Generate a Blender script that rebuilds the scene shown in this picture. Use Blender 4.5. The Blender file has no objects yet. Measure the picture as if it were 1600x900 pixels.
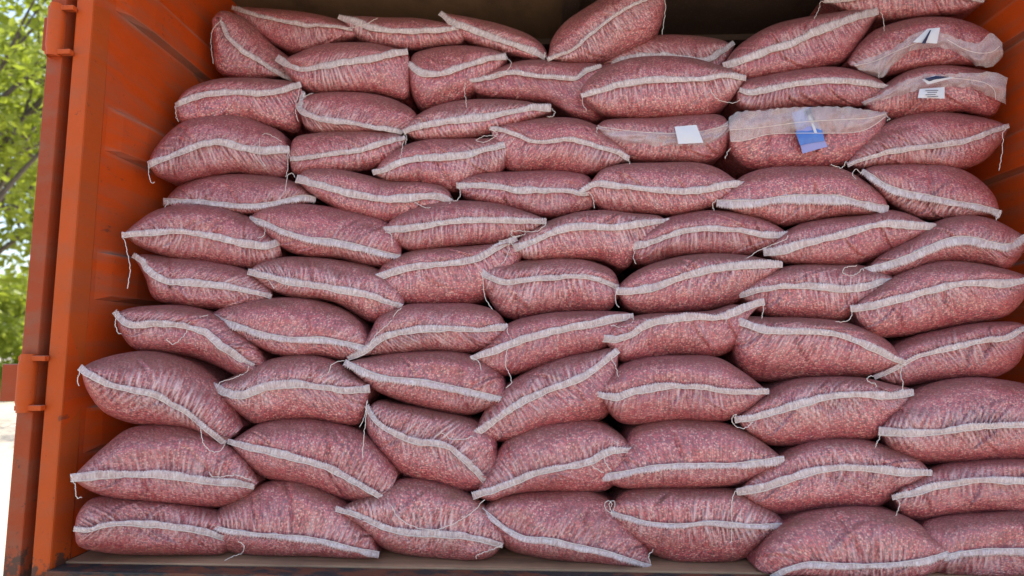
import bpy, math, random
import numpy as np
from mathutils import Vector

random.seed(7)
C = bpy.context.scene.collection
R_ = math.radians

# ------------------------------------------------------------------ camera
F = 920.0                      # focal length in pixels of a 1600 wide picture
PITCH, YAW = math.atan(95/F), math.atan(40/F)
CAM = np.array([0.0, 0.0, 1.72])
cam_d = bpy.data.cameras.new('camera')
cam_d.sensor_width = 36; cam_d.lens = 36*F/1600
cam_d.clip_start = 0.05; cam_d.clip_end = 2000
cam_d.dof.use_dof = True; cam_d.dof.focus_distance = 1.9; cam_d.dof.aperture_fstop = 1.9
cam = bpy.data.objects.new('camera', cam_d); C.objects.link(cam)
cam.location = CAM; cam.rotation_euler = (R_(90)+PITCH, 0, YAW)
bpy.context.scene.camera = cam

# ------------------------------------------------------------------ sky, sun, exposure
SUN_EL, SUN_AZ = R_(58), R_(25)          # azimuth from +Y, clockwise
w = bpy.data.worlds.new('World'); bpy.context.scene.world = w; w.use_nodes = True
nt = w.node_tree; nt.nodes.clear()
sky = nt.nodes.new('ShaderNodeTexSky'); sky.sky_type = 'NISHITA'; sky.sun_disc = False
sky.sun_elevation = SUN_EL; sky.sun_rotation = SUN_AZ
sky.air_density = 1.0; sky.dust_density = 3.0; sky.ozone_density = 0.4
bg = nt.nodes.new('ShaderNodeBackground'); bg.inputs[1].default_value = 0.14
wo = nt.nodes.new('ShaderNodeOutputWorld')
nt.links.new(sky.outputs[0], bg.inputs[0]); nt.links.new(bg.outputs[0], wo.inputs[0])
sd = bpy.data.lights.new('sun', 'SUN'); sd.energy = 3.2; sd.angle = R_(0.5); sd.color = (1, .95, .87)
sun = bpy.data.objects.new('sun', sd); C.objects.link(sun)
sdir = Vector((math.sin(SUN_AZ)*math.cos(SUN_EL), math.cos(SUN_AZ)*math.cos(SUN_EL), math.sin(SUN_EL)))
sun.rotation_euler = sdir.to_track_quat('Z', 'Y').to_euler(); sun.location = sdir*30
vs = bpy.context.scene.view_settings
vs.view_transform = 'Standard'; vs.look = 'None'; vs.gamma = 1; vs.exposure = 1.53
bpy.context.scene.cycles.max_bounces = 8
bpy.context.scene.cycles.transparent_max_bounces = 12

# ------------------------------------------------------------------ helpers
def rays(p):
    p = np.asarray(p, float)
    x = (p[..., 0]-800)/F; z = (450-p[..., 1])/F; y = np.ones_like(x)
    y1 = y*math.cos(PITCH)-z*math.sin(PITCH); z1 = y*math.sin(PITCH)+z*math.cos(PITCH)
    return np.stack([x*math.cos(YAW)-y1*math.sin(YAW), x*math.sin(YAW)+y1*math.cos(YAW), z1], -1)
def at(p, Y):
    d = rays(p); return CAM + d*(np.asarray(Y)/d[..., 1])[..., None]

def inside(V, lo=.028, hi=.028):
    """pull points that would pass a side wall back along their sight line"""
    V = np.array(V); x = V[..., 0]
    k = np.minimum(np.where(x < XL+lo, (XL+lo)/np.minimum(x, -.1), 1), np.where(x > XR-hi, (XR-hi)/np.maximum(x, .1), 1))
    return CAM+(V-CAM)*k[..., None]
XL, XR = -1.40, 1.77
def hash1(i, j, s):
    n = np.sin(i*127.1+j*311.7+s*74.7)*43758.5453
    return n-np.floor(n)
def noise2(x, y, s=0.0):
    xi, yi = np.floor(x), np.floor(y); xf, yf = x-xi, y-yi
    xf = xf*xf*(3-2*xf); yf = yf*yf*(3-2*yf)
    a, b = hash1(xi, yi, s), hash1(xi+1, yi, s); c, d = hash1(xi, yi+1, s), hash1(xi+1, yi+1, s)
    return (a+(b-a)*xf)*(1-yf)+(c+(d-c)*xf)*yf

def spline(pts, n):
    """smooth curve through the points, resampled by length"""
    P = np.array(pts, float)
    if len(P) == 2: P = np.array([P[0], (P[0]+P[1])/2, P[1]])
    Q = np.vstack([2*P[0]-P[1], P, 2*P[-1]-P[-2]])
    out = []
    for i in range(1, len(Q)-2):
        p0, p1, p2, p3 = Q[i-1:i+3]
        t0 = 0; a = np.linalg.norm(p1-p0)**.5+1e-6; b = a+np.linalg.norm(p2-p1)**.5+1e-6; c = b+np.linalg.norm(p3-p2)**.5+1e-6
        t = np.linspace(a, b, 14, endpoint=(i == len(Q)-3))[:, None]
        A1 = (a-t)/a*p0+t/a*p1; A2 = (b-t)/(b-a)*p1+(t-a)/(b-a)*p2; A3 = (c-t)/(c-b)*p2+(t-b)/(c-b)*p3
        B1 = (b-t)/b*A1+t/b*A2; B2 = (c-t)/(c-a)*A2+(t-a)/(c-a)*A3
        out.append((b-t)/(b-a)*B1+(t-a)/(b-a)*B2)
    o = np.vstack(out); l = np.r_[0, np.cumsum(np.linalg.norm(np.diff(o, axis=0), axis=1))]
    q = np.linspace(0, l[-1], n)
    return np.stack([np.interp(q, l, o[:, k]) for k in range(o.shape[1])], 1)

def link(o, parent=None):
    C.objects.link(o)
    if parent is not None: o.parent = parent; o.matrix_parent_inverse = parent.matrix_world.inverted()
    return o
def empty(name, loc):
    e = bpy.data.objects.new(name, None); e.empty_display_size = .1
    C.objects.link(e); e.location = loc; bpy.context.view_layer.update if False else None
    e.matrix_world.translation = Vector(loc)
    return e
def tag(o, label=None, cat=None, group=None, kind=None):
    if label: o['label'] = label
    if cat: o['category'] = cat
    if group: o['group'] = group
    if kind: o['kind'] = kind
    return o
def mesh(name, V, Fc, mat, parent=None, smooth=True, uv=None, attrs=None):
    """V (n,3), Fc (m,4) int array or list of polygons"""
    me = bpy.data.meshes.new(name)
    V = np.asarray(V, np.float32)
    off = np.zeros(3)
    if parent is not None:
        p = parent; 
        while p is not None: off = off+np.array(p.location); p = p.parent
    V = V-off
    if isinstance(Fc, np.ndarray):
        me.vertices.add(len(V)); me.vertices.foreach_set('co', V.astype(np.float32).ravel())
        k = Fc.shape[1]
        me.loops.add(Fc.size); me.loops.foreach_set('vertex_index', Fc.astype(np.int32).ravel())
        me.polygons.add(len(Fc)); me.polygons.foreach_set('loop_start', np.arange(len(Fc), dtype=np.int32)*k)
        me.update(calc_edges=True)
    else:
        me.from_pydata([tuple(map(float, v)) for v in V], [], Fc)
    if uv is not None:
        L = me.uv_layers.new(name='UVMap')
        idx = np.empty(len(me.loops), np.int32); me.loops.foreach_get('vertex_index', idx)
        L.data.foreach_set('uv', np.asarray(uv, np.float32)[idx].ravel())
    for an, av in (attrs or {}).items():
        a = me.attributes.new(an, 'FLOAT', 'POINT'); a.data.foreach_set('value', np.asarray(av, np.float32).ravel())
    me.polygons.foreach_set('use_smooth', np.full(len(me.polygons), bool(smooth)))
    me.validate(); me.update()
    me.materials.append(mat)
    o = bpy.data.objects.new(name, me); C.objects.link(o)
    if parent is not None: o.parent = parent
    return o
def gridfaces(nu, nv, wrap_v=False):
    i = np.arange(nu-1)[:, None]; j = np.arange(nv if wrap_v else nv-1)[None]
    a = i*nv+j; b = i*nv+(j+1) % nv; c = (i+1)*nv+(j+1) % nv; d = (i+1)*nv+j
    return np.stack(np.broadcast_arrays(a, b, c, d), -1).reshape(-1, 4)
def boxes(name, bs, mat, parent=None, bevel=0.0):
    """bs: list of (x0,x1,y0,y1,z0,z1)"""
    import bmesh
    bm = bmesh.new()
    for x0, x1, y0, y1, z0, z1 in bs:
        r = bmesh.ops.create_cube(bm, size=1)
        for v in r['verts']:
            v.co = Vector(((x0+x1)/2+v.co.x*(x1-x0), (y0+y1)/2+v.co.y*(y1-y0), (z0+z1)/2+v.co.z*(z1-z0)))
    if bevel: bmesh.ops.bevel(bm, geom=bm.edges[:], offset=bevel, segments=2, affect='EDGES', profile=.6)
    me = bpy.data.meshes.new(name)
    off = Vector((0, 0, 0)); p = parent
    while p is not None: off += p.location; p = p.parent
    for v in bm.verts: v.co -= off
    bm.to_mesh(me); bm.free(); me.materials.append(mat)
    o = bpy.data.objects.new(name, me); C.objects.link(o)
    if parent is not None: o.parent = parent
    return o
def tube(name, P, rad, mat, parent=None, sides=6):
    P = np.asarray(P, float); n = len(P)
    T = np.gradient(P, axis=0); T /= np.linalg.norm(T, axis=1)[:, None]+1e-9
    ref = np.where(np.abs(T[:, 1:2]) > .9, np.array([[1., 0, 0]]), np.array([[0, 1., 0]]))
    A = np.cross(T, ref); A /= np.linalg.norm(A, axis=1)[:, None]+1e-9; B = np.cross(T, A)
    rad = np.broadcast_to(np.asarray(rad, float), (n,))
    a = np.arange(sides)*2*math.pi/sides
    V = P[:, None]+(A[:, None]*np.cos(a)[None, :, None]+B[:, None]*np.sin(a)[None, :, None])*rad[:, None, None]
    return mesh(name, V.reshape(-1, 3), gridfaces(n, sides, True), mat, parent)

# ------------------------------------------------------------------ materials
class NT:
    def __init__(s, name):
        s.m = bpy.data.materials.new(name); s.m.use_nodes = True; s.t = s.m.node_tree; s.t.nodes.clear()
        s.out = s.n('ShaderNodeOutputMaterial')
    def n(s, typ, **k):
        x = s.t.nodes.new(typ)
        for a, v in k.items(): setattr(x, a, v)
        return x
    def l(s, a, b): s.t.links.new(a, b)
    def setin(s, node, key, v):
        if hasattr(v, 'is_linked') or isinstance(v, bpy.types.NodeSocket): s.l(v, node.inputs[key])
        else: node.inputs[key].default_value = v
    def noise(s, vec, scale, detail=3, rough=.55, dist=0):
        x = s.n('ShaderNodeTexNoise'); s.setin(x, 'Vector', vec); x.inputs['Scale'].default_value = scale
        x.inputs['Detail'].default_value = detail; x.inputs['Roughness'].default_value = rough; x.inputs['Distortion'].default_value = dist
        return x.outputs['Fac']
    def vmul(s, vec, xyz):
        x = s.n('ShaderNodeVectorMath', operation='MULTIPLY'); s.l(vec, x.inputs[0]); x.inputs[1].default_value = xyz; return x.outputs[0]
    def math(s, op, a, b=0.0, clamp=False):
        x = s.n('ShaderNodeMath', operation=op); x.use_clamp = clamp; s.setin(x, 0, a); s.setin(x, 1, b); return x.outputs[0]
    def rng(s, v, a, b, c=0.0, d=1.0):
        x = s.n('ShaderNodeMapRange'); s.setin(x, 0, v)
        for i, q in enumerate((a, b, c, d)): x.inputs[i+1].default_value = q
        return x.outputs[0]
    def ramp(s, v, stops, interp='LINEAR'):
        x = s.n('ShaderNodeValToRGB'); s.l(v, x.inputs[0]); e = x.color_ramp; e.interpolation = interp
        while len(e.elements) < len(stops): e.elements.new(.5)
        for k, (p, c) in enumerate(stops): e.elements[k].position = p; e.elements[k].color = (*c, 1)
        return x.outputs[0]
    def mix(s, f, a, b, typ='MIX'):
        x = s.n('ShaderNodeMix', data_type='RGBA', blend_type=typ); s.setin(x, 0, f)
        for k, v in ((6, a), (7, b)):
            if isinstance(v, tuple): x.inputs[k].default_value = (*v, 1)
            else: s.l(v, x.inputs[k])
        return x.outputs[2]
    def bump(s, h, st, dist, nrm=None):
        x = s.n('ShaderNodeBump'); s.l(h, x.inputs['Height']); x.inputs['Strength'].default_value = st; x.inputs['Distance'].default_value = dist
        if nrm is not None: s.l(nrm, x.inputs['Normal'])
        return x.outputs[0]
    def bsdf(s, col, rough=.5, nrm=None, **k):
        x = s.n('ShaderNodeBsdfPrincipled')
        if isinstance(col, tuple): x.inputs['Base Color'].default_value = (*col, 1)
        else: s.l(col, x.inputs['Base Color'])
        s.setin(x, 'Roughness', rough)
        if nrm is not None: s.l(nrm, x.inputs['Normal'])
        for a, v in k.items(): s.setin(x, a.replace('_', ' '), v)
        return x.outputs[0]
    def done(s, sh): s.l(sh, s.out.inputs[0]); return s.m

def mat_sack():
    m = NT('woven_sack_cloth')
    uv = m.n('ShaderNodeUVMap', uv_map='UVMap').outputs[0]
    geo = m.n('ShaderNodeNewGeometry')
    oi = m.n('ShaderNodeObjectInfo')
    pl = m.n('ShaderNodeAttribute', attribute_name='pleat').outputs['Fac']
    en = m.n('ShaderNodeAttribute', attribute_name='gather').outputs['Fac']
    wob = m.n('ShaderNodeVectorMath', operation='ADD'); m.l(uv, wob.inputs[0])
    nz = m.n('ShaderNodeTexNoise'); m.l(uv, nz.inputs['Vector']); nz.inputs['Scale'].default_value = 60
    m.l(m.vmul(nz.outputs['Color'], (.006, .006, 0)), wob.inputs[1]); w_ = wob.outputs[0]
    vo = m.n('ShaderNodeTexVoronoi', voronoi_dimensions='2D'); m.l(m.vmul(w_, (1.15, .85, 1)), vo.inputs['Vector']); vo.inputs['Scale'].default_value = 175
    sep = m.n('ShaderNodeSeparateColor'); m.l(vo.outputs['Color'], sep.inputs[0])
    seed = m.ramp(sep.outputs[0], [(0, (.13, .010, .024)), (.25, (.43, .030, .058)), (.5, (.66, .080, .094)),
                                   (.75, (.80, .18, .165)), (1, (1.0, .54, .44))])
    crev = m.rng(vo.outputs['Distance'], .30, .66, 0, .75)
    seed = m.mix(crev, seed, (.12, .03, .035))
    big = m.noise(uv, 9, 3, .6)
    seed = m.mix(m.rng(big, .35, .7, 0, .35), seed, (.40, .05, .07))
    # film of white tape weave over the grain
    st = m.noise(m.vmul(w_, (190, 17, 1)), 1, 3, .6)
    st2 = m.noise(m.vmul(w_, (75, 9, 1)), 1, 2, .6)
    fine = m.noise(m.vmul(w_, (420, 420, 1)), 1, 1, .5)
    veil = m.math('MULTIPLY', m.rng(st, .42, .72), m.rng(en, 0, 1, .10, .85))
    veil = m.math('ADD', veil, m.math('MULTIPLY', m.rng(pl, .46, .80), m.math('MULTIPLY', en, .75)))  # pleat crests: doubled white cloth, plus highlight put into the colour
    veil = m.math('MULTIPLY', veil, m.rng(st2, .3, .65, .55, 1.1))
    veil = m.math('ADD', veil, m.rng(fine, .42, .75, .01, .17), True)
    low = m.math('MULTIPLY', m.math('ADD', m.rng(pl, .50, .22, 0, .55), m.rng(st, .50, .30, 0, .45)), en, True)  # pleat valleys darkened, their shade put into the cloth colour
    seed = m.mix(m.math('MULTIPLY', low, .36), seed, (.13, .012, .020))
    col = m.mix(veil, seed, (.95, .68, .65))
    # browner, duller tone on what faces up
    sn = m.n('ShaderNodeSeparateXYZ'); m.l(geo.outputs['Normal'], sn.inputs[0])
    dn = m.noise(geo.outputs['Position'], 7, 4, .65)
    up_tone = m.math('MULTIPLY', m.rng(sn.outputs[2], .30, .85, 0, .80), m.rng(dn, .25, .6, .45, 1), True)
    col = m.mix(up_tone, col, (.22, .085, .050))
    col = m.mix(m.rng(oi.outputs['Random'], 0, 1, 0, .25), col, (.30, .050, .062))
    dirt = m.noise(m.vmul(uv, (6, 11, 1)), 1, 5, .7)
    col = m.mix(m.rng(dirt, .52, .75, 0, .32), col, (.22, .10, .07))
    h = m.math('ADD', m.math('MULTIPLY', m.math('SUBTRACT', 1.0, vo.outputs['Distance']), .55), m.math('MULTIPLY', st, m.rng(en, 0, 1, .5, 3.2)))
    crk = m.noise(m.vmul(w_, (90, 45, 1)), 1, 3, .6, 1.0)
    b = m.bump(crk, .6, .006)
    b = m.bump(h, .9, .0030, b)
    return m.done(m.bsdf(col, m.rng(up_tone, 0, .6, .30, .65), b, Specular_IOR_Level=.7, Coat_Weight=m.rng(up_tone, 0, .5, .45, .08), Coat_Roughness=.26))

def mat_strip(name, base, alpha, streak=1.0):
    m = NT(name)
    uv = m.n('ShaderNodeUVMap', uv_map='UVMap').outputs[0]
    st = m.noise(m.vmul(uv, (95, 30, 1)), 1, 4, .75, 1.2)
    fine = m.noise(m.vmul(uv, (600, 600, 1)), 1, 1, .5)
    big = m.noise(uv, 14, 3, .6)
    c = m.mix(m.rng(st, .38, .66, .0, .65*streak), base, (.62, .36, .34))
    c = m.mix(m.rng(big, .4, .7, 0, .35), c, (.56, .47, .43))
    b = m.bump(m.noise(m.vmul(uv, (40, 14, 1)), 1, 4, .6, 1.5), .9, .008 if streak < 1 else .003)
    b = m.bump(m.math('ADD', st, m.math('MULTIPLY', fine, .4)), .6, .0025, b)
    p = m.bsdf(c, .42 if streak == 1 else .27, b, Specular_IOR_Level=.5 if streak == 1 else 1.0)
    tl = m.n('ShaderNodeBsdfTranslucent'); m.l(c, tl.inputs[0])
    mx = m.n('ShaderNodeMixShader'); mx.inputs[0].default_value = .15; m.l(p, mx.inputs[1]); m.l(tl.outputs[0], mx.inputs[2])
    tr = m.n('ShaderNodeBsdfTransparent')
    m2 = m.n('ShaderNodeMixShader'); m.l(m.rng(fine if streak < 1 else st, .3, .7, alpha*.5, alpha*1.5), m2.inputs[0]); m.l(mx.outputs[0], m2.inputs[1]); m.l(tr.outputs[0], m2.inputs[2])
    return m.done(m2.outputs[0])

def mat_plain(name, col, rough=.6, **k):
    m = NT(name); return m.done(m.bsdf(col, rough, None, **k))

def mat_orange(name, base=(.58, .105, .012), dirt=.35, grime=False):
    m = NT(name)
    geo = m.n('ShaderNodeNewGeometry'); P = geo.outputs['Position']
    n1 = m.noise(P, 3.5, 5, .6); n2 = m.noise(m.vmul(P, (9, 2.2, 16)), 1, 4, .65); n3 = m.noise(P, 60, 4, .7)
    c = m.mix(m.rng(n1, .3, .7, 0, .55), base, (base[0]*.72, base[1]*.85, base[2]*1.3))
    c = m.mix(m.rng(n2, .44, .70, 0, dirt), c, (.23, .12, .075))
    c = m.mix(m.rng(n3, .63, .72, 0, .6), c, (.10, .05, .035))
    n4 = m.noise(m.vmul(P, (14, 5, 14)), 1, 5, .7)
    c = m.mix(m.rng(n4, .655, .70, 0, .6), c, (.07, .045, .035))
    wr = m.n('ShaderNodeAttribute', attribute_name='wear').outputs['Fac']
    c = m.mix(m.math('MULTIPLY', wr, m.rng(m.noise(m.vmul(P, (20, 3.5, 60)), 1, 5, .7), .35, .62, .1, .8)), c, (.36, .20, .14))
    # dust lying on the ledges
    sn = m.n('ShaderNodeSeparateXYZ'); m.l(geo.outputs['Normal'], sn.inputs[0])
    c = m.mix(m.math('MULTIPLY', m.rng(sn.outputs[2], .2, .8, 0, .8), m.rng(n2, .2, .45)), c, (.34, .22, .17))
    c = m.mix(m.math('MULTIPLY', m.rng(sn.outputs[2], -.2, -.8, 0, .45), m.rng(n1, .25, .5, .5, 1)), c, (.085, .035, .022))  # faces turned down are darkened: underside shade put into the paint colour
    if grime:
        sp = m.n('ShaderNodeSeparateXYZ'); m.l(P, sp.inputs[0])
        g = m.math('ADD', m.rng(sp.outputs[2], 1.08, 1.22, .25, -.25), m.noise(P, 22, 5, .7))
        c = m.mix(m.rng(g, .60, .68, 0, .85), c, (.065, .048, .036))
    b = m.bump(m.math('ADD', m.math('MULTIPLY', n1, 1.0), m.math('MULTIPLY', n3, .15)), .25, .01)
    return m.done(m.bsdf(c, m.rng(n1, .3, .7, .5, .7), b, Specular_IOR_Level=.22))

def mat_wood(name, a, b_, sc=(2, 30, 30)):
    m = NT(name); P = m.n('ShaderNodeNewGeometry').outputs['Position']
    n1 = m.noise(m.vmul(P, sc), 1, 5, .6, .4); n2 = m.noise(P, 5, 4, .6); n3 = m.noise(P, 90, 3, .6)
    c = m.mix(m.rng(n1, .3, .7), a, b_)
    c = m.mix(m.rng(n2, .5, .75, 0, .6), c, (a[0]*.35, a[1]*.35, a[2]*.38))
    c = m.mix(m.rng(n3, .60, .7, 0, .4), c, (.25, .2, .16))
    return m.done(m.bsdf(c, .72, m.bump(n1, .4, .004)))

def mat_beam():
    m = NT('rusty_black_steel'); P = m.n('ShaderNodeNewGeometry').outputs['Position']
    n1 = m.noise(m.vmul(P, (9, 20, 40)), 1, 5, .65); n2 = m.noise(P, 40, 4, .7)
    c = m.mix(m.rng(n1, .46, .56), (.028, .027, .025), (.16, .05, .022))
    c = m.mix(m.rng(n2, .55, .7, 0, .7), c, (.10, .085, .065))
    return m.done(m.bsdf(c, .7, m.bump(n2, .6, .004)))

def mat_leaf(name, a, b_, tr=.5):
    m = NT(name); oi = m.n('ShaderNodeNewGeometry')
    P = oi.outputs['Position']
    n = m.noise(P, 1.3, 3, .6)
    r = oi.outputs['Random Per Island']
    c = m.mix(m.math('ADD', m.math('MULTIPLY', n, .6), m.math('MULTIPLY', r, .5), True), a, b_)
    p = m.bsdf(c, .5); t = m.n('ShaderNodeBsdfTranslucent'); m.l(m.mix(.5, c, (.42, .50, .05)), t.inputs[0])
    x = m.n('ShaderNodeMixShader'); x.inputs[0].default_value = tr; m.l(p, x.inputs[1]); m.l(t.outputs[0], x.inputs[2])
    return m.done(x.outputs[0])
def mat_noise(name, a, b_, sc, rough=.85, bump=.4, dist=.02, det=6):
    m = NT(name); P = m.n('ShaderNodeNewGeometry').outputs['Position']
    n1 = m.noise(P, sc, det, .65); n2 = m.noise(P, sc*.13, 3, .6)
    c = m.mix(m.rng(n1, .3, .7), a, b_); c = m.mix(m.rng(n2, .4, .7, 0, .4), c, (a[0]*.7, a[1]*.72, a[2]*.7))
    return m.done(m.bsdf(c, rough, m.bump(n1, bump, dist)))

M_SACK = mat_sack()
M_STRIP = mat_strip('white_seam_cloth', (.97, .89, .87), .34)
M_FLAP = mat_strip('clear_woven_film', (.97, .94, .93), .56, .6)
M_THREAD = mat_plain('cotton_thread', (.78, .70, .62), .8)
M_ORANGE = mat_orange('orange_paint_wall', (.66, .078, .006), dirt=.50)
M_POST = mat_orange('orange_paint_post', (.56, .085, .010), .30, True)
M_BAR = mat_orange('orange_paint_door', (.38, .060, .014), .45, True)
M_DECK = mat_wood('worn_deck', (.54, .31, .17), (.30, .18, .10))
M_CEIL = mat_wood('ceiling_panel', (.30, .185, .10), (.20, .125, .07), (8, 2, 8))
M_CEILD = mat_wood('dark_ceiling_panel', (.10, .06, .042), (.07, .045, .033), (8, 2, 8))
M_BEAM = mat_beam()

# ------------------------------------------------------------------ ground and far setting
def sheet(name, x0, x1, y0, y1, z, mat, n=2):
    V = [(x, y, z) for x in np.linspace(x0, x1, n) for y in np.linspace(y0, y1, n)]
    return mesh(name, V, gridfaces(n, n), mat, None, False)
g = sheet('ground', -400, 400, -400, 400, 0, mat_noise('pale_dusty_ground', (.40, .345, .28), (.32, .27, .215), 6))
tag(g, kind='structure')

# ------------------------------------------------------------------ the truck body
XL, XR, Y0, YB = -1.40, 1.77, 1.70, 6.2
ZC = 1.72; ZF = ZC-0.625; ZT = ZC+1.60
box = empty('truck_body', ((XL+XR)/2, (Y0+YB)/2, ZF-.25))
tag(box, 'open orange steel cargo body with ribbed side walls and worn deck holding the sacks', 'truck body')
ribs = [(-.31, -.18), (.165, .31), (.65, .79), (1.13, 1.27)]
def side_wall(name, x, sgn, yfront):
    zs = [ZF-ZC]; dep = [0]; wr = [0]
    for a, b in ribs:
        zs += [a-.024, a-.010, a+.006, a+.014, b-.016, b-.003, b+.004, b+.020]; dep += [0, 0, 1, 1, 1, 1, 0, 0]; wr += [0, 1, .6, 0, 0, 1, 1, 0]
    zs += [ZT-ZC]; dep += [0]; wr += [0]
    ys = [yfront, yfront+.09, yfront+.15, yfront+.26] + list(np.linspace(yfront+.5, YB, 10))
    yd = [0, 0, .55, 1]+[1]*10
    V = np.array([[x+sgn*.021*d*e + sgn*.0*y, y, ZC+z] for z, d in zip(zs, dep) for y, e in zip(ys, yd)])
    # slight dents
    V[:, 0] += sgn*(noise2(V[:, 1]*3, V[:, 2]*3, 5)-.5)*.008
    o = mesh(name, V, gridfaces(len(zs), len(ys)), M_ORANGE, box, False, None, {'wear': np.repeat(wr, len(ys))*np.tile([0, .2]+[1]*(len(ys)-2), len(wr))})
    o['label'] = 'ribbed orange wall'
    return o
side_wall('side_wall', XL, 1, Y0+.006)
side_wall('side_wall', XR, -1, Y0+.006)
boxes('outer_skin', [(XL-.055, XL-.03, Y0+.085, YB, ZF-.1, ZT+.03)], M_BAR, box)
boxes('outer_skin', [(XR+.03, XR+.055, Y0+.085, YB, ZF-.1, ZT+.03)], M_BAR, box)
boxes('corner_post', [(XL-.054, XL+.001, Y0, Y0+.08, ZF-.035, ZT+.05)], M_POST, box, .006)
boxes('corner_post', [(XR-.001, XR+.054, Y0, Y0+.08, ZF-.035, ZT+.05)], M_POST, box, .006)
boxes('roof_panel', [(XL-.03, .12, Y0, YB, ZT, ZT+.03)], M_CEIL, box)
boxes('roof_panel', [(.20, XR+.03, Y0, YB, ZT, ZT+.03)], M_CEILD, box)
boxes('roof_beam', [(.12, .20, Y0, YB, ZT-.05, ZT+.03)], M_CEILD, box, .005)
for y in (2.9, 3.9, 4.9):
    boxes('roof_bow', [(XL+.03, .118, y, y+.05, ZT-.035, ZT-.002), (.202, XR-.03, y, y+.05, ZT-.035, ZT-.002)], M_CEILD, box, .004)
boxes('back_wall', [(XL-.03, XR+.03, YB, YB+.04, ZF, ZT+.03)], M_CEILD, box)
# deck
boxes('deck', [(XL+.002, XR-.002, Y0+.055, YB, ZF-.03, ZF)], M_DECK, box, .003)
boxes('edge_beam', [(XL+.002, XR-.002, Y0-.012, Y0+.053, ZF-.065, ZF-.004)], M_BEAM, box, .003)
boxes('sill_plate', [(XL-.06, XR+.06, Y0-.075, Y0-.014, ZF-.16, ZF-.036)], M_DECK, box, .004)
# opened door folded back along the outside, seen edge on, with its hinges
hx = XL-.105
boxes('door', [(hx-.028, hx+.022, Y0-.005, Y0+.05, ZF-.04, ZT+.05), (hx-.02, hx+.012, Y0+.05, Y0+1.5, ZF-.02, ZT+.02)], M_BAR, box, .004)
for zc in (ZC+.99, ZC-.10):
    hg = boxes('hinge', [(hx-(.052 if zc > ZC else .088), hx-.016, Y0+.0, Y0+.03, zc-.055, zc+.055)], M_BAR, box, .004)
    a = np.linspace(zc-.085, zc+.085, 12)
    rr = np.where(np.abs(a-zc) < .062, .024, .020)
    tube('knuckle', np.stack([np.full(12, hx+.002), np.full(12, Y0-.012), a], 1), rr, M_POST, hg, 14)
    for s in (-1, 1):
        z = zc+s*.072
        boxes('strap', [(hx-.022, XL-.045, Y0-.022, Y0-.004, z-.008, z+.008)], M_POST, hg, .003)

# ------------------------------------------------------------------ trees and bushes on the left
def tree(name, base, h, crown, n, leaf, mat, label, trunk_r=.16, seed=1, group=None):
    rs = np.random.RandomState(seed)
    e = empty(name, base); tag(e, label, 'tree', group)
    bark = MB
    b = np.array(base)
    T = b+np.stack([np.sin(np.linspace(0, 2, 12))*.25, np.cos(np.linspace(0, 3, 12))*.15-.15, np.linspace(-.05, h*.8, 12)], 1)
    tr = tube('trunk', T, np.linspace(trunk_r, trunk_r*.35, 12), bark, e, 10)
    cl = []
    for k in range(16):
        i = rs.randint(4, 11); s = T[i]
        c = b+np.array([0, 0, h*.70])+rs.normal(size=3)*np.array(crown)*.55
        mid = (s+c)/2+np.array([0, 0, .2])
        L = spline([s, mid, c], 10)
        tube('limb', L, np.linspace(trunk_r*.35, .015, 10), bark, e, 6)
        cl.append(c)
        for q in range(3):
            c2 = c+rs.normal(size=3)*np.array(crown)*.35
            tube('limb', spline([L[6], (L[6]+c2)/2+rs.normal(size=3)*.1, c2], 8), np.linspace(.03, .006, 8), bark, e, 5)
            cl.append(c2)
    cl = np.array(cl)
    idx = rs.randint(0, len(cl), n)
    P = cl[idx]+rs.normal(size=(n, 3))*np.array(crown)*.17
    a = rs.normal(size=(n, 3)); a /= np.linalg.norm(a, axis=1)[:, None]
    c = rs.normal(size=(n, 3)); c = np.cross(a, c); c /= np.linalg.norm(c, axis=1)[:, None]
    s = leaf*(.6+.8*rs.rand(n))[:, None]
    nn = np.cross(a, c)
    V = np.stack([P-a*s, P+c*s*.45+nn*s*.12, P+a*s, P-c*s*.45+nn*s*.12], 1).reshape(-1, 3)
    o = mesh('crown', V, np.arange(4*n).reshape(-1, 4), mat, e, False)
    return e
MB = mat_noise('bark', (.14, .11, .085), (.07, .055, .042), 14)
ML1 = mat_leaf('leaf_bright', (.13, .19, .015), (.30, .34, .03))
ML2 = mat_leaf('leaf_deep', (.035, .075, .02), (.075, .13, .03), .35)
tree('broadleaf_tree', (-9.2, 8.6, 0), 8.2, (1.9, 1.9, 1.9), 11000, .085, ML1,
     'sunlit broadleaf tree with bright leaves nearest the orange door', .17, 3)
tree('broadleaf_tree', (-14.5, 14.5, 0), 10.5, (3.0, 3.0, 3.2), 10000, .15, ML1,
     'taller tree rising behind the leafy tree beside the door', .24, 9)
tree('shrub', (-21.0, 20.5, 0), 4.2, (3.0, 2.2, 1.5), 12000, .13, ML1,
     'rounded green bush low behind the trees at the left edge', .12, 14)['category'] = 'bush'
def blades():
    rs = np.random.RandomState(4); n = 16000
    P = np.stack([rs.uniform(-42, -14, n), rs.uniform(19, 27, n), np.zeros(n)], 1)
    a = rs.uniform(0, math.pi, n); h = rs.uniform(.5, 1.3, n); wd = .05
    d = np.stack([np.cos(a)*wd, np.sin(a)*wd, np.zeros(n)], 1); t = np.stack([rs.normal(size=n)*.2, rs.normal(size=n)*.2, h], 1)
    V = np.stack([P-d, P+d, P+t*.6+d*.7, P+t-d*.1], 1).reshape(-1, 3)
    o = mesh('tall_grass', V, np.arange(4*n).reshape(-1, 4), ML1, None, False)
    tag(o, 'tall sunlit grass along the far edge of the pale ground', 'grass', None, 'stuff')
blades()

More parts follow.
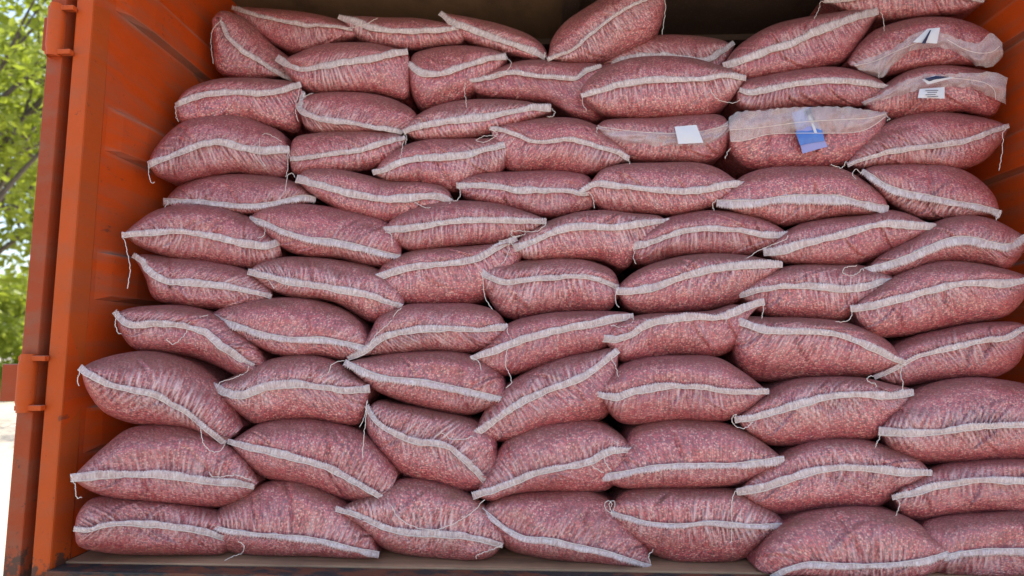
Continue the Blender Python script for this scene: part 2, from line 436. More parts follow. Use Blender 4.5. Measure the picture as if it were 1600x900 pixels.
# ------------------------------------------------------------------ sacks
NU, NV = 200, 22
def surf(p, dx=0.0):
    """depth of the leaning face of the pile where the sight line p meets it"""
    p = np.asarray(p, float)
    y = np.interp(p[..., 1], [-60, 50, 200, 400, 600, 760, 900], [2.27, 2.20, 2.08, 1.93, 1.82, 1.785, 1.775])
    y = y+np.clip((600-p[..., 0])/300, 0, 1)*np.clip((560-p[..., 1])/560, 0, 1)*.14
    return y
GROUP = 'sacks stacked in the orange truck body'
def endf(u): return 1-.55*np.abs(2*u-1)**5
def make_sack(i, d):
    rs = random.Random(i*13+5)
    L, Rr = d['L'], d['R']
    S = spline(d['seam'], NU); T = spline([L]+d['top']+[Rr], NU); B = spline([L]+d['bot']+[Rr], NU)
    u = np.linspace(0, 1, NU); off = d.get('dy', 0.0)
    cx, cy = (T+B).mean(0)/2
    Rd = d.get('r', .105)
    flat = surf(np.array([cx, cy]))+off
    dS = surf(S)*.6+flat*.4+off*.6
    rim = np.abs(2*u-1)**4*.035
    dS = dS+rim+(noise2(u*4, u*0, i)-.5)*.016
    ext = np.vstack([at(np.vstack([T, B]), np.r_[dS, dS]+Rd*np.r_[endf(u), endf(u)])+np.array([0, .0, 0]), at(S, dS)])
    kl = min(1.0, (XL+.040)/min(ext[:, 0].min(), -.1)); kr = min(1.0, (XR-.040)/max(ext[:, 0].max(), .1)) if Rr[0] < 1620 else 1.0
    x0, x1 = min(L[0], d['seam'][0][0])+6, max(Rr[0], d['seam'][-1][0])-6
    def put(p, dp):
        p = np.asarray(p, float); t = np.clip((p[..., 0]-x0)/(x1-x0), 0, 1)
        k = 1-(1-kl)*(1-t)**1.3-(1-kr)*t**1.3
        return CAM+(at(p, dp)-CAM)*k[..., None]
    d['put'] = put
    # exact length in metres
    Sw = put(S, dS); um = np.r_[0, np.cumsum(np.linalg.norm(np.diff(Sw, axis=0), axis=1))]
    sh = rs.uniform(-.5, .5)
    rows, UV, PL, EN = [], [], [], []
    wid = um[-1]
    up_s = rs.uniform(.35, 1.15); lo_s = rs.uniform(.45, 1.2)
    cen = put(np.array([cx, cy]), flat+Rd)
    def half(O, sgn, strength):
        out = []
        Ow = put(O, dS+Rd*endf(u))
        hm = np.linalg.norm((Ow-Sw)[:, [0, 2]], axis=1)     # height of this half in metres
        for k in range(NV+1):
            s = k/NV; ph = s*math.pi/2; n = 2.25
            h = math.sin(ph)**(2/n) if s > 0 else 0; c = max(math.cos(ph), 0)**(2/n)
            p = S+(O-S)*h
            ends = np.clip(np.minimum(u, 1-u)/.10, 0, 1)
            dep = dS+(flat+(dS-flat)*.35-dS)*s+Rd*(1-c)*endf(u) - .011*math.sin(2*ph)*ends
            vm = sgn*(hm*h+Rd*(1-c)*.75)
            av = np.abs(vm)
            lump = (noise2(um*9+i*3, vm*9+50, i)-.5)*.024+(noise2(um*24, vm*24+20, i+.5)-.5)*.008
            q = um+vm*sh*sgn+(noise2(um*14, vm*10, i+7)-.5)*.018
            pn = .16+.16*np.sin(2*math.pi*(q*66+1.3*noise2(um*16, vm*8, i+15)))+noise2(q*100, vm*6+9, i+2)*.38+noise2(q*190, vm*12, i+3)*.30
            mod = noise2(um*7+3, vm*0, i+4)
            en = np.exp(-(av/.078)**1.8)*strength*(.35+1.0*mod)*(.55+.45*np.clip(av/.012, 0, 1))
            fold = np.exp(-((um-wid*(.2+.6*hash1(i, 3, 1))+vm*.25)/.006)**2)*(hash1(i, 9, 2) > .6)*.009*np.clip(av/.02, 0, 1)
            dep = dep-lump*np.sin(ph*2 if s < 1 else 0)**.5*(s < 1)*ends - (pn-.5)*.017*np.clip(en, 0, 1.2)*(1-s**4)*ends + fold
            for c_ in range(4):
                sg = 1 if hash1(i, 40+c_, 6) > .5 else -1
                if sg == sgn:
                    sl = (hash1(i, 30+c_, 4)-.5)*2.6; x_ = um-wid*(.12+.76*hash1(i, 20+c_, 5))+vm*sl+(noise2(vm*30, um*0, i+c_)-.5)*.012
                    dep = dep+(np.exp(-(x_/.005)**2)*.0065-np.exp(-((x_-.013)/.009)**2)*.005)*np.clip(av/.03, 0, 1)*np.clip((.15-av)/.05, 0, 1)*ends
            out.append((put(p, dep), np.stack([um+i*1.37, vm+i*.53], 1), pn, np.clip(en, 0, 1)))
        base = out[-1][0]
        for k, (yy, sc) in enumerate([(.08, 1.0), (.22, .985), (.40, .93), (.52, .75), (.56, .0)]):
            W = base.copy(); W[:, 1] = base[:, 1]+yy
            W[:, 0] = cen[0]+(base[:, 0]-cen[0])*(sc if sc > 0 else .7); W[:, 2] = cen[2]+(base[:, 2]-cen[2])*sc
            out.append((W, np.stack([um+i*1.37, np.full(NU, sgn*(.25+yy))+i*.53], 1), pn, en*0))
        return out
    A = half(T, 1, up_s); Bh = half(B, -1, lo_s)
    seq = A[::-1]+Bh[1:]
    nr = len(seq)
    V = np.stack([q[0] for q in seq], 1).reshape(-1, 3); UVs = np.stack([q[1] for q in seq], 1).reshape(-1, 2)
    PLs = np.stack([q[2] for q in seq], 1).ravel(); ENs = np.stack([q[3] for q in seq], 1).ravel()
    V[:, 0] = np.clip(V[:, 0], XL+.038, XR-.038 if Rr[0] < 1620 else 9); V[:, 2] = np.maximum(V[:, 2], ZF+.001)
    e = empty('seed_sack', (float(cen[0]), float(cen[1]), float(V[:, 2].min())))
    tag(e, d['label'], 'sack', GROUP)
    mesh('sack_body', V, gridfaces(NU, nr), M_SACK, e, True, UVs, {'pleat': PLs, 'gather': ENs})
    # ---- seam strip
    if not d.get('nostrip'):
        n = 260
        Sf = spline(d['seam'], n); uu = np.linspace(0, 1, n)
        tg = np.gradient(Sf, axis=0); tg /= np.linalg.norm(tg, axis=1)[:, None]
        nr_ = np.stack([tg[:, 1], -tg[:, 0]], 1)           # points up in the picture
        f = 1 if d.get('fold', 'u') == 'u' else -1
        ww = d.get('w', 15.5)*(0.58+.45*noise2(uu*6, uu*0, i+11)+.25*noise2(uu*17, uu*0, i+12))
        ww = np.maximum(ww*.84, 4.5)
        dSf = np.interp(uu, u, dS)
        umf = np.interp(uu, u, um)
        tooth = (1.15 if f < 0 else .7)*np.where(np.arange(n) % 4 < 2, 1., -1.)*(noise2(uu*3, uu*0, i+8) > (.25 if d.get('fold') else .5))
        cols = []
        ruff = (noise2(umf*62, umf*0, i+2)-.5)*.55+(noise2(umf*22, umf*0, i+9)-.5)*.6; ruff2 = noise2(umf*30, umf*0, i+5)-.5
        lift = .0045+.010*np.abs(noise2(uu*5, uu*0, i+6)-.35)
        prof = [(-.5, .000), (-.32, -.002), (-.05, -.0026), (.22, -.002), (.5, 0.0)]
        for k, (a, dd) in enumerate(prof):
            q = Sf+nr_*(f*a*ww)[:, None]+nr_*(f*(tooth*(k == 4)+ruff*(1.0 if k in (0, 4) else .3)*2.6))[:, None]
            dp = dSf-.008+dd-ruff*.006*(.4+a+.5)-ruff2*.004-lift*(a+.5)*.9
            cols.append((put(q, dp), np.stack([umf+i, np.full(n, a*.03)], 1)))
        for k in (4, 2, 0):
            a, dd = prof[k]
            q = Sf+nr_*(f*a*ww)[:, None]
            W = cols[k][0].copy(); W[:, 1] += .0016
            cols.append((W, np.stack([umf+i, np.full(n, a*.03+.01)], 1)))
        V = np.stack([c[0] for c in cols], 1).reshape(-1, 3); UVc = np.stack([c[1] for c in cols], 1).reshape(-1, 2)
        s = mesh('seam_strip', V, gridfaces(n, len(cols), True), M_STRIP, e, True, UVc)
        # stitching thread laid along the folded edge
        edge = Sf-nr_*(f*.40*ww)[:, None]+nr_*(ruff*1.6)[:, None]
        te = put(edge, dSf-.0115-ruff2*.004)
        tube('stitching', te[::2], .0011, M_THREAD, s, 4)
    for t in d.get('tails', []):
        ends = [d['seam'][0], d['seam'][-1]]
        g_ = [math.dist(t[0], q) for q in ends]; j = g_.index(min(g_))
        if 3 < g_[j] < 24: t = [(ends[j][0]*.75+t[0][0]*.25, ends[j][1]*.75+t[0][1]*.25)]+list(t)
        sp = spline(t, 5*len(t)+6)
        k = np.arange(len(sp))
        dp = surf(sp)+off-.010+(noise2(k*.35, k*0, i+21)-.5)*.012
        sp = sp+np.stack([noise2(k*.9, k*0, i+31)-.5, noise2(k*.9, k*0, i+37)-.5], 1)*2.2
        W = inside(put(sp, np.minimum(dp, surf(sp)-.004)), .034, .034)
        tube('thread_tail', W, .0011, M_THREAD, e, 5)
    return e, off

# each sack: L / R ends, crest and belly outline, seam line, all as sight lines onto the leaning face of the pile
K = []
def sk(label, L, R, top, bot, seam, **k):
    K.append(dict(label=label, L=L, R=R, top=top, bot=bot, seam=seam, **k))

# top, against the ceiling
sk('slumped sack high against the left orange wall, its seam running steeply down', (331,30),(478,108),[(345,17),(385,30),(430,72)],[(332,70),(341,112),(380,126),(435,124)],
   [(345,24),(352,50),(375,76),(402,93),(430,111),(458,125)], dy=.07, w=9, tails=[[(346,30),(331,50),(331,85),(333,100)]])
sk('topmost left sack under the ceiling, pointed tip by the wall thin seam', (362,12),(579,53),[(380,11),(430,14),(490,21),(545,36)],[(372,28),(400,52),(430,72),(462,84),(500,77),(545,66)],
   [(362,12),(400,23),(440,33),(480,39),(520,41),(575,52)], dy=.04, w=7, tails=[[(510,41),(540,44),(575,36),(590,28)],[(576,52),(583,60)]])
sk('flat sack second along the top under the ceiling, seam nearly level', (532,26),(730,50),[(560,25),(600,27),(650,28),(690,34),(722,40)],[(560,62),(610,76),(650,80),(690,74),(724,68)],
   [(529,25),(560,36),(590,45),(620,48),(660,48),(700,45),(727,41)], dy=.05, w=12)
sk('thin sack at the top whose seam slopes down to the right, by the ceiling gap', (688,20),(857,88),[(705,22),(740,28),(790,40),(830,56),(850,73)],[(720,60),(745,72),(800,88),(840,95)],
   [(687,20),(705,34),(730,43),(770,58),(800,69),(828,78),(852,90)], dy=.06, w=13, tails=[[(850,90),(852,82)]])
sk('steeply tilted fat sack at the top rising to the ceiling right of centre', (856,90),(1040,-6),[(862,62),(882,35),(915,12),(950,-8),(1000,-26)],[(875,98),(930,102),(985,80),(1025,55),(1038,20)],
   [(855,93),(893,78),(920,55),(950,32),(985,10),(1004,1),(1028,-10)], dy=.02, w=8, r=.13, tails=[[(1039,2),(1038,30),(1034,54)]])
sk('half hidden sack behind the plump one, below the dark ceiling gap', (935,105),(1148,72),[(950,80),(990,60),(1040,54),(1090,56),(1130,63)],[(950,125),(1040,130),(1120,118)],
   [(955,98),(1010,86),(1060,88),(1105,93),(1125,82),(1147,66)], dy=.13, w=11)
sk('long sack sloping up to the right with frilly seam, near the top right', (1130,102),(1374,19),[(1150,75),(1200,42),(1250,28),(1300,20),(1345,15)],[(1148,120),(1165,127),(1220,119),(1280,108),(1320,96),(1348,60)],
   [(1130,103),(1160,94),(1200,78),(1235,68),(1270,52),(1310,36),(1350,22),(1373,18)], w=15, tails=[[(1378,22),(1381,50),(1377,75),(1374,98),(1373,122)]])
sk('highest sack at the top right, cut by the top of the picture', (1286,0),(1541,2),[(1310,-30),(1370,-45),(1450,-42),(1515,-18)],[(1310,15),(1370,34),(1440,29),(1510,20)],
   [(1288,3),(1330,-3),(1400,-12),(1480,-8),(1538,0)], w=10, dy=.03, tails=[[(1283,2),(1279,15),(1273,28),(1272,40)]])
sk('sack with ragged clear film and a folded striped paper tag, top right corner', (1324,98),(1568,84),[(1335,78),(1362,50),(1410,32),(1450,26),(1500,30),(1540,46),(1562,66)],[(1345,114),(1385,120),(1420,112),(1480,104),(1540,100)],
   [(1332,104),(1352,98),(1400,77),(1440,62),(1480,60),(1510,76),(1545,82),(1566,74)], w=5, nostrip=True)
sk('sack with clear film and a small printed white label, beside the right wall', (1350,160),(1572,140),[(1385,130),(1420,110),(1470,101),(1530,108),(1560,118)],[(1362,180),(1390,188),(1440,183),(1500,176),(1552,180)],
   [(1350,160),(1400,138),(1440,126),(1480,122),(1540,124),(1568,130)], nostrip=True)
# second layer
sk('sack near the top left with broad white seam rising to a square right corner', (436,97),(641,118),[(462,84),(500,70),(540,66),(580,67),(612,74),(636,82)],[(465,135),(490,146),(540,145),(590,148),(636,155)],
   [(432,90),(446,99),(468,108),(500,104),(540,97),(580,92),(610,85),(637,80)], w=13, dy=.0)
sk('short deep sack near the top with a sagging frilly seam and hooked thread', (638,108),(792,92),[(645,86),(670,76),(710,71),(750,73),(783,82)],[(642,145),(660,172),(700,168),(740,150),(772,126)],
   [(638,98),(650,109),(662,115),(692,115),(712,107),(740,98),(768,91),(791,88)], dy=.03, w=13, r=.12, tails=[[(791,88),(798,98),(792,110),(775,114),(760,122)]])
sk('sack just left of the plump central upper one, thread hanging at its left end', (733,132),(962,108),[(765,112),(800,98),(830,93),(880,95),(930,99)],[(748,148),(800,158),(860,165),(900,186),(938,190)],
   [(727,128),(750,123),(778,118),(798,113),(830,117),(870,121),(898,122),(915,111),(940,103)], dy=.04, w=9, tails=[[(727,130),(726,145),(728,158),(730,168)]])
sk('plump sack upper right of centre, seam like a shallow arch, thread at both ends', (908,148),(1164,123),[(915,128),(940,108),(980,92),(1030,87),(1080,90),(1115,99),(1150,112)],[(922,168),(945,182),(1000,187),(1060,186),(1110,181),(1135,165),(1152,144)],
   [(908,149),(930,143),(960,134),(1000,126),(1050,124),(1100,122),(1130,118),(1166,121)], dy=-.03, w=12, r=.12,
   tails=[[(910,152),(911,163),(917,173)],[(1110,140),(1118,152),(1135,160),(1150,160),(1156,156)]])
sk('flattish sack under the long sloping one, frilly seam almost level, upper right', (1150,146),(1390,137),[(1160,128),(1200,117),(1250,108),(1300,104),(1340,110),(1375,125)],[(1152,165),(1172,176),(1220,174),(1290,168),(1350,168),(1382,152)],
   [(1155,140),(1170,144),(1195,141),(1230,133),(1280,127),(1330,127),(1365,131),(1390,137)], w=12)
# third
sk('left sack third down the wall, dull gathered seam and thread at its tip', (273,167),(474,160),[(288,143),(330,125),(380,121),(430,124),(467,132)],[(281,190),(320,196),(380,194),(430,202),(467,207)],
   [(274,164),(298,154),(330,147),(370,143),(405,146),(435,142),(470,131)], w=12, tails=[[(274,168),(275,180),(279,190)],[(470,134),(463,160),(463,178),(466,190)]])
sk('sack with a low seam curling up at its left end, upper left', (469,178),(657,190),[(476,152),(500,145),(540,143),(590,148),(622,158),(645,172)],[(476,198),(492,208),(540,210),(600,208),(635,205)],
   [(475,143),(470,160),(470,172),(485,181),(505,187),(540,190),(580,198),(610,202),(629,206)], dy=.02, w=10, tails=[[(475,152),(482,148),(489,146)]])
sk('slim sack with bright frilly seam rising right, upper centre left', (631,207),(862,175),[(640,190),(665,172),(700,160),(740,155),(800,156),(842,163)],[(650,218),(700,220),(750,216),(790,204),(832,188)],
   [(630,206),(650,199),(690,191),(730,186),(775,180),(810,172),(838,168),(861,169)], w=14, tails=[[(861,170),(867,175),(862,182),(855,182)],[(634,210),(635,218),(633,226)]])
sk('sack upper centre whose seam dips then runs down to its right tip', (768,206),(983,249),[(785,195),(810,188),(850,184),(900,185),(932,196),(960,215),(978,234)],[(775,245),(795,267),(850,269),(920,274),(962,260)],
   [(765,200),(785,204),(806,210),(826,219),(850,222),(880,218),(910,221),(940,230),(965,238),(983,248)], w=10, tails=[[(982,248),(984,256)],[(778,210),(762,212),(748,216),(744,220),(756,222),(776,212)]])
sk('sack with smooth clear flap and a blank white paper tag, upper right of centre', (933,196),(1143,205),[(945,188),(970,185),(1020,184),(1080,179),(1130,182)],[(955,232),(980,252),(1040,255),(1100,256),(1128,244),(1140,222)],
   [(935,205),(965,208),(1000,212),(1050,214),(1100,212),(1136,205)], nostrip=True, dy=.01, tails=[[(933,198),(932,212),(931,222)]])
sk('sack under a wide ruffled film with a blue label, upper right', (1138,195),(1386,182),[(1160,176),(1200,170),(1250,167),(1300,168),(1350,171),(1378,176)],[(1141,240),(1165,263),(1230,266),(1300,263),(1352,246),(1378,212)],
   [(1139,206),(1180,202),(1240,196),(1300,193),(1350,190),(1384,180)], nostrip=True, dy=-.01, tails=[[(1140,232),(1136,240),(1133,247)],[(1384,180),(1390,186),(1386,188)]])
sk('sack by the right wall with thin seam rising right and thread hanging down', (1323,256),(1577,199),[(1350,215),(1380,194),(1420,180),(1470,175),(1520,180),(1560,190)],[(1340,264),(1380,264),(1430,262),(1480,266),(1530,256),(1562,226)],
   [(1324,257),(1345,250),(1380,240),(1420,232),(1460,227),(1500,222),(1530,213),(1555,203),(1577,196)], w=10, tails=[[(1323,252),(1316,262),(1305,260),(1298,257)],[(1568,207),(1567,225),(1564,250),(1561,266)]])
# fourth
sk('fat sack at the left wall with a strongly arched seam and short hanging thread', (231,256),(453,246),[(240,235),(262,208),(290,188),(330,178),(370,180),(412,193),(445,212)],[(246,276),(280,285),(320,279),(370,272),(410,280),(448,278)],
   [(231,257),(252,250),(282,238),(318,224),(350,222),(382,231),(410,235),(452,233)], w=14, tails=[[(232,260),(233,275),(238,286),(242,285)],[(406,232),(406,215),(415,209),(440,220)],[(405,236),(408,250),(415,260)]])
sk('sack right of the arched one with a faint seam and dropping thread, upper left', (451,244),(634,220),[(460,216),(490,208),(540,203),(590,203),(622,208)],[(460,272),(500,272),(540,272),(580,266),(610,252),(626,236)],
   [(453,248),(480,246),(520,240),(560,235),(600,223),(633,214)], w=11, dy=.015, tails=[[(451,232),(449,255),(448,280),(446,298)],[(446,276),(455,271),(461,276)]])
sk('sack below the slim frilly one, square right end, seam rising right', (583,272),(793,240),[(600,248),(630,228),(670,217),(710,216),(750,216),(784,218)],[(610,286),(670,294),(712,302),(745,280),(785,268)],
   [(582,270),(600,265),(625,254),(650,248),(690,246),(720,243),(750,236),(789,226)], w=14, dy=.0, tails=[[(630,220),(628,235),(626,248),(632,252)]])
# fifth
sk('thin left sack with a dark toothed seam drooping along its underside', (256,318),(493,313),[(270,298),(300,280),(350,272),(400,273),(440,278),(475,292)],[(270,328),(330,334),(400,337),(450,328),(482,320)],
   [(255,315),(280,314),(315,316),(350,320),(385,323),(420,320),(450,313),(475,309),(493,313)], fold='d', w=12, dy=.02, tails=[[(263,313),(259,322),(255,326)]])
sk('long sack left of centre whose white seam sags toward a drooping thread', (464,280),(706,318),[(475,267),(500,263),(535,265),(570,273),(610,282),(660,284),(692,291),(704,303)],[(478,297),(510,318),(550,337),(600,351),(632,347),(672,334),(700,323)],
   [(463,278),(490,287),(520,295),(560,305),(600,311),(640,309),(670,306),(690,309),(706,316)], w=14, tails=[[(648,316),(660,323),(680,324),(702,322),(703,314)]])
sk('central upper sack with a nearly level seam and thread at its left', (715,292),(932,315),[(722,280),(750,270),(800,268),(850,266),(890,268),(922,278)],[(725,308),(760,322),(800,330),(850,341),(890,338),(925,326)],
   [(713,290),(740,289),(780,292),(810,297),(850,297),(890,298),(912,303),(928,298)], w=12, dy=.015, tails=[[(718,295),(719,305),(714,313),(708,314)]])
sk('smooth sack right of centre whose seam sags gently between raised ends', (916,298),(1166,291),[(928,278),(942,264),(972,256),(1030,254),(1090,254),(1122,263),(1150,281)],[(930,320),(952,333),(1000,335),(1050,338),(1100,328),(1140,312)],
   [(905,302),(917,293),(932,287),(970,291),(1020,296),(1070,299),(1110,295),(1140,288),(1166,288)], w=12, dy=-.01, tails=[[(922,302),(927,312),(928,325)]])
sk('bluish sheened sack right of centre with broad seam bowed over its lower half', (1121,317),(1389,324),[(1132,300),(1160,275),(1200,262),(1260,260),(1310,262),(1348,280),(1380,306)],[(1150,334),(1190,345),(1222,354),(1260,348),(1310,340),(1360,337)],
   [(1120,317),(1150,319),(1180,318),(1220,312),(1270,311),(1320,313),(1350,320),(1388,328)], fold='d', w=17, dy=-.01, tails=[[(1121,312),(1113,320),(1116,328)]])
sk('right sack with seam falling steeply from its left corner toward the wall', (1347,270),(1563,334),[(1355,262),(1385,256),(1430,255),(1490,260),(1530,280),(1555,308)],[(1365,295),(1390,320),(1430,341),(1480,345),(1532,340)],
   [(1346,268),(1362,277),(1382,291),(1412,302),(1450,309),(1490,317),(1520,322),(1545,328),(1564,335)], fold='d', w=13, dy=.01, tails=[[(1346,270),(1336,265),(1332,272),(1338,282),(1340,300)],[(1563,330),(1558,340),(1556,345)]])
# sixth
sk('left sack with long thread hanging from its left tip over the orange wall', (192,366),(441,400),[(210,350),(240,330),(280,320),(330,322),(372,332),(402,345),(428,368)],[(215,384),(260,402),(310,412),(360,418),(400,421),(432,410)],
   [(190,367),(220,365),(270,362),(310,365),(350,373),(390,382),(412,384),(436,378)], w=13, dy=-.005, tails=[[(193,372),(198,390),(203,415),(202,435),(199,450)]])
sk('second sack from the left whose seam slopes down right, small thread loop at left', (389,343),(628,388),[(396,334),(420,322),(460,318),(510,322),(560,332),(602,345),(622,362)],[(410,362),(440,388),(480,402),(530,405),(580,418),(612,414)],
   [(389,343),(412,349),(440,362),(480,374),(520,379),(560,387),(600,397),(626,402)], fold='d', w=13, tails=[[(411,350),(414,362),(410,370),(402,371),(398,362),(402,358)]])
sk('smooth central sack with seam arching level and a hooked thread at right', (600,359),(853,347),[(612,343),(640,327),(680,315),(720,313),(780,318),(820,330),(846,340)],[(612,378),(642,393),(690,391),(740,385),(790,382),(832,364)],
   [(599,360),(630,357),(670,352),(710,346),(760,344),(810,345),(854,345)], w=13, dy=-.01, tails=[[(610,366),(613,378),(612,386)],[(850,353),(835,362),(810,361),(799,362),(801,370),(812,368)]])
sk('central sack with bright thick seam curving up from the left, overlapping its neighbour', (804,388),(1046,350),[(815,368),(850,348),(900,332),(940,328),(990,333),(1032,338)],[(820,406),(880,407),(940,409),(975,421),(1002,392)],
   [(802,388),(830,378),(868,362),(910,353),(960,355),(1000,350),(1046,343)], w=14, tails=[[(796,372),(795,390),(790,405),(784,412)]])
sk('sack right of centre with an arched seam and short hanging thread at its left', (988,388),(1232,370),[(1005,365),(1035,343),(1070,333),(1110,328),(1160,333),(1200,345),(1226,361)],[(992,408),(1012,415),(1050,404),(1100,400),(1150,402),(1192,395),(1216,381)],
   [(987,385),(1010,381),(1040,370),(1070,361),(1110,357),(1160,360),(1190,366),(1232,367)], w=13, dy=.005, tails=[[(991,390),(990,405),(993,412)],[(1230,372),(1205,383),(1180,395),(1160,408)]])
sk('right sack with bluish frilly seam climbing to the right', (1194,395),(1462,358),[(1218,368),(1250,350),(1300,340),(1350,335),(1390,328),(1422,335),(1448,348)],[(1210,408),(1260,415),(1330,416),(1355,410),(1402,392),(1440,371)],
   [(1193,395),(1220,391),(1260,380),(1310,368),(1350,356),(1390,350),(1430,352),(1463,355)], w=15, tails=[])
sk('sack at the right wall with wavy frilled seam and an oval thread loop', (1352,422),(1606,372),[(1375,398),(1420,372),(1468,344),(1510,336),(1550,342),(1588,361)],[(1370,434),(1410,430),(1450,416),(1490,411),(1540,416),(1572,421),(1598,396)],
   [(1351,423),(1380,417),(1420,404),(1450,391),(1480,379),(1510,375),(1550,383),(1575,386),(1604,370)], fold='d', w=17, tails=[[(1348,420),(1338,428),(1322,430),(1317,424),(1324,417),(1338,415)]])
# seventh
sk('left sack with seam starting high at its corner and running along the middle', (208,400),(427,462),[(225,397),(280,402),(330,408),(380,419),(412,436),(425,452)],[(226,432),(240,466),(280,478),(330,484),(380,482),(412,475)],
   [(207,399),(221,408),(234,424),(255,437),(295,442),(355,447),(390,455),(424,463)], w=13, tails=[[(410,436),(414,432),(424,444),(428,452)]])
sk('second sack from the left, blue white seam sloping down to a thick right end', (389,424),(632,473),[(402,413),(440,402),(490,402),(540,408),(590,420),(617,440),(630,458)],[(403,440),(430,457),(470,468),(520,473),(550,488),(582,504),(614,494)],
   [(387,424),(410,430),(450,440),(500,447),(540,455),(580,462),(602,470),(628,480)], w=14, tails=[[(620,487),(608,505),(590,520),(580,535),(575,545)]])
sk('long centre left sack whose seam climbs steeply right under a frayed knot', (585,436),(817,398),[(600,412),(625,398),(660,388),(720,385),(770,381),(802,380)],[(598,455),(630,476),(690,478),(745,474),(795,440)],
   [(583,436),(600,430),(640,419),(680,413),(722,409),(752,401),(778,386),(808,372)], w=13, dy=.01, tails=[[(780,378),(800,372),(815,368),(822,363)]])
sk('central sack with seam dipping at its left and thread below the left corner', (752,428),(972,455),[(770,414),(800,409),(840,405),(890,403),(930,410),(958,424)],[(760,458),(780,490),(802,500),(850,493),(900,488),(952,485)],
   [(748,420),(765,433),(790,441),(830,436),(870,433),(910,432),(940,438),(966,450)], w=12, dy=.01, tails=[[(754,435),(756,455),(762,472),(770,484)],[(962,458),(962,470),(967,480)]])
sk('sack right of centre with wide seam sweeping up to a square right end', (963,456),(1223,416),[(975,438),(1002,419),(1050,403),(1100,396),(1150,397),(1190,403),(1216,410)],[(978,480),(1002,491),(1060,490),(1120,483),(1160,468),(1196,440)],
   [(962,456),(990,455),(1020,449),(1050,439),(1090,425),(1130,417),(1170,414),(1223,413)], w=15, dy=-.01)
sk('right sack with upright crease near its right end, seam dipping in the middle', (1156,463),(1403,442),[(1168,445),(1200,424),(1240,414),(1300,413),(1350,415),(1392,430)],[(1178,484),(1200,495),(1260,500),(1320,500),(1352,478),(1388,456)],
   [(1155,462),(1190,452),(1230,447),(1280,447),(1320,452),(1350,449),(1380,440),(1404,438)], w=13, dy=.01)
sk('large right sack with smooth seam rising to the edge of the picture', (1331,483),(1612,440),[(1345,466),(1380,440),(1420,420),(1470,408),(1520,410),(1570,420),(1602,431)],[(1342,508),(1362,525),(1410,526),(1470,514),(1530,504),(1572,494),(1600,468)],
   [(1329,483),(1360,478),(1410,466),(1450,455),(1490,445),(1530,442),(1570,443),(1610,436)], w=14, dy=-.01, tails=[[(1332,490),(1324,501),(1306,503)]])
# eighth
sk('left sack with a thread loop on it and wide seam plunging to the right', (180,490),(422,572),[(200,482),(240,477),(290,477),(330,487),(372,512),(404,542)],[(188,520),(210,545),(250,552),(300,558),(340,573),(372,588),(404,588)],
   [(178,487),(190,499),(204,507),(250,506),(290,510),(320,519),(346,541),(370,557),(396,573)], w=14, tails=[[(181,492),(180,508),(185,520),(189,522)],[(326,492),(312,496),(294,506),(290,520),(280,532),(268,538),(261,530)]])
sk('rounded sack second from the left above the gaping tip, seam starting at a corner', (326,493),(576,538),[(342,483),(372,473),(430,465),(490,468),(540,485),(563,503),(574,522)],[(350,516),(400,543),(440,557),(500,559),(545,563),(568,552)],
   [(325,491),(350,503),(380,514),(420,526),(460,531),(510,532),(550,540),(574,546)], fold='d', w=12, tails=[[(390,572),(386,580),(362,592),(345,597),(340,602)]])
sk('central left sack whose seam makes a low arch then a straight right end', (550,560),(794,516),[(577,520),(592,495),(630,477),(690,474),(740,475),(775,486),(789,504)],[(580,556),(620,556),(680,552),(730,554),(766,543),(786,527)],
   [(543,560),(565,551),(578,541),(596,528),(630,519),(660,514),(700,513),(740,515),(794,511)], w=13, tails=[[(793,518),(798,530),(792,548),(790,570),(796,585),(799,598),(790,606)]])
sk('slim central sack with long frilled seam rising right and a thread loop', (738,558),(992,498),[(765,535),(795,505),(850,490),(900,486),(950,486),(985,490)],[(755,574),(785,588),(830,580),(880,565),(930,553),(978,522)],
   [(735,560),(770,549),(800,537),(840,524),(880,514),(920,507),(960,498),(990,494)], w=14, dy=-.005, tails=[[(990,500),(985,508),(970,511),(955,508)],[(745,562),(750,570),(752,578)]])
sk('sack right of centre with seam ending in a loose flap that overlaps its neighbour', (943,530),(1170,492),[(960,505),(1000,492),(1060,488),(1110,485),(1150,476)],[(955,548),(972,567),(1000,566),(1060,557),(1110,559),(1146,545)],
   [(940,529),(965,530),(985,523),(1010,508),(1050,498),(1090,495),(1120,496),(1148,487),(1172,477),(1195,472)], w=15, dy=-.015, tails=[[(1193,478),(1192,488),(1190,497)]])
sk('big deep sack right of centre with seam falling to its right tip', (1142,502),(1417,568),[(1160,495),(1205,495),(1260,496),(1312,501),(1360,516),(1392,537)],[(1142,530),(1150,572),(1182,595),(1250,593),(1320,591),(1362,588),(1398,575)],
   [(1143,497),(1165,506),(1200,516),(1250,518),(1300,521),(1340,533),(1370,547),(1397,560),(1417,568)], w=14, tails=[[(1410,570),(1407,585),(1411,600),(1409,612)]], r=.13)
sk('dark right sack whose thin seam climbs to the edge behind a hanging thread', (1368,590),(1612,516),[(1385,548),(1420,527),(1480,512),(1540,503),(1595,505)],[(1400,604),(1450,599),(1500,594),(1560,588),(1592,566)],
   [(1366,590),(1400,575),(1422,563),(1445,553),(1480,545),(1530,533),(1570,528),(1608,508)], w=10, dy=.03, tails=[[(1360,587),(1355,592),(1360,598),(1368,600),(1366,615)]])
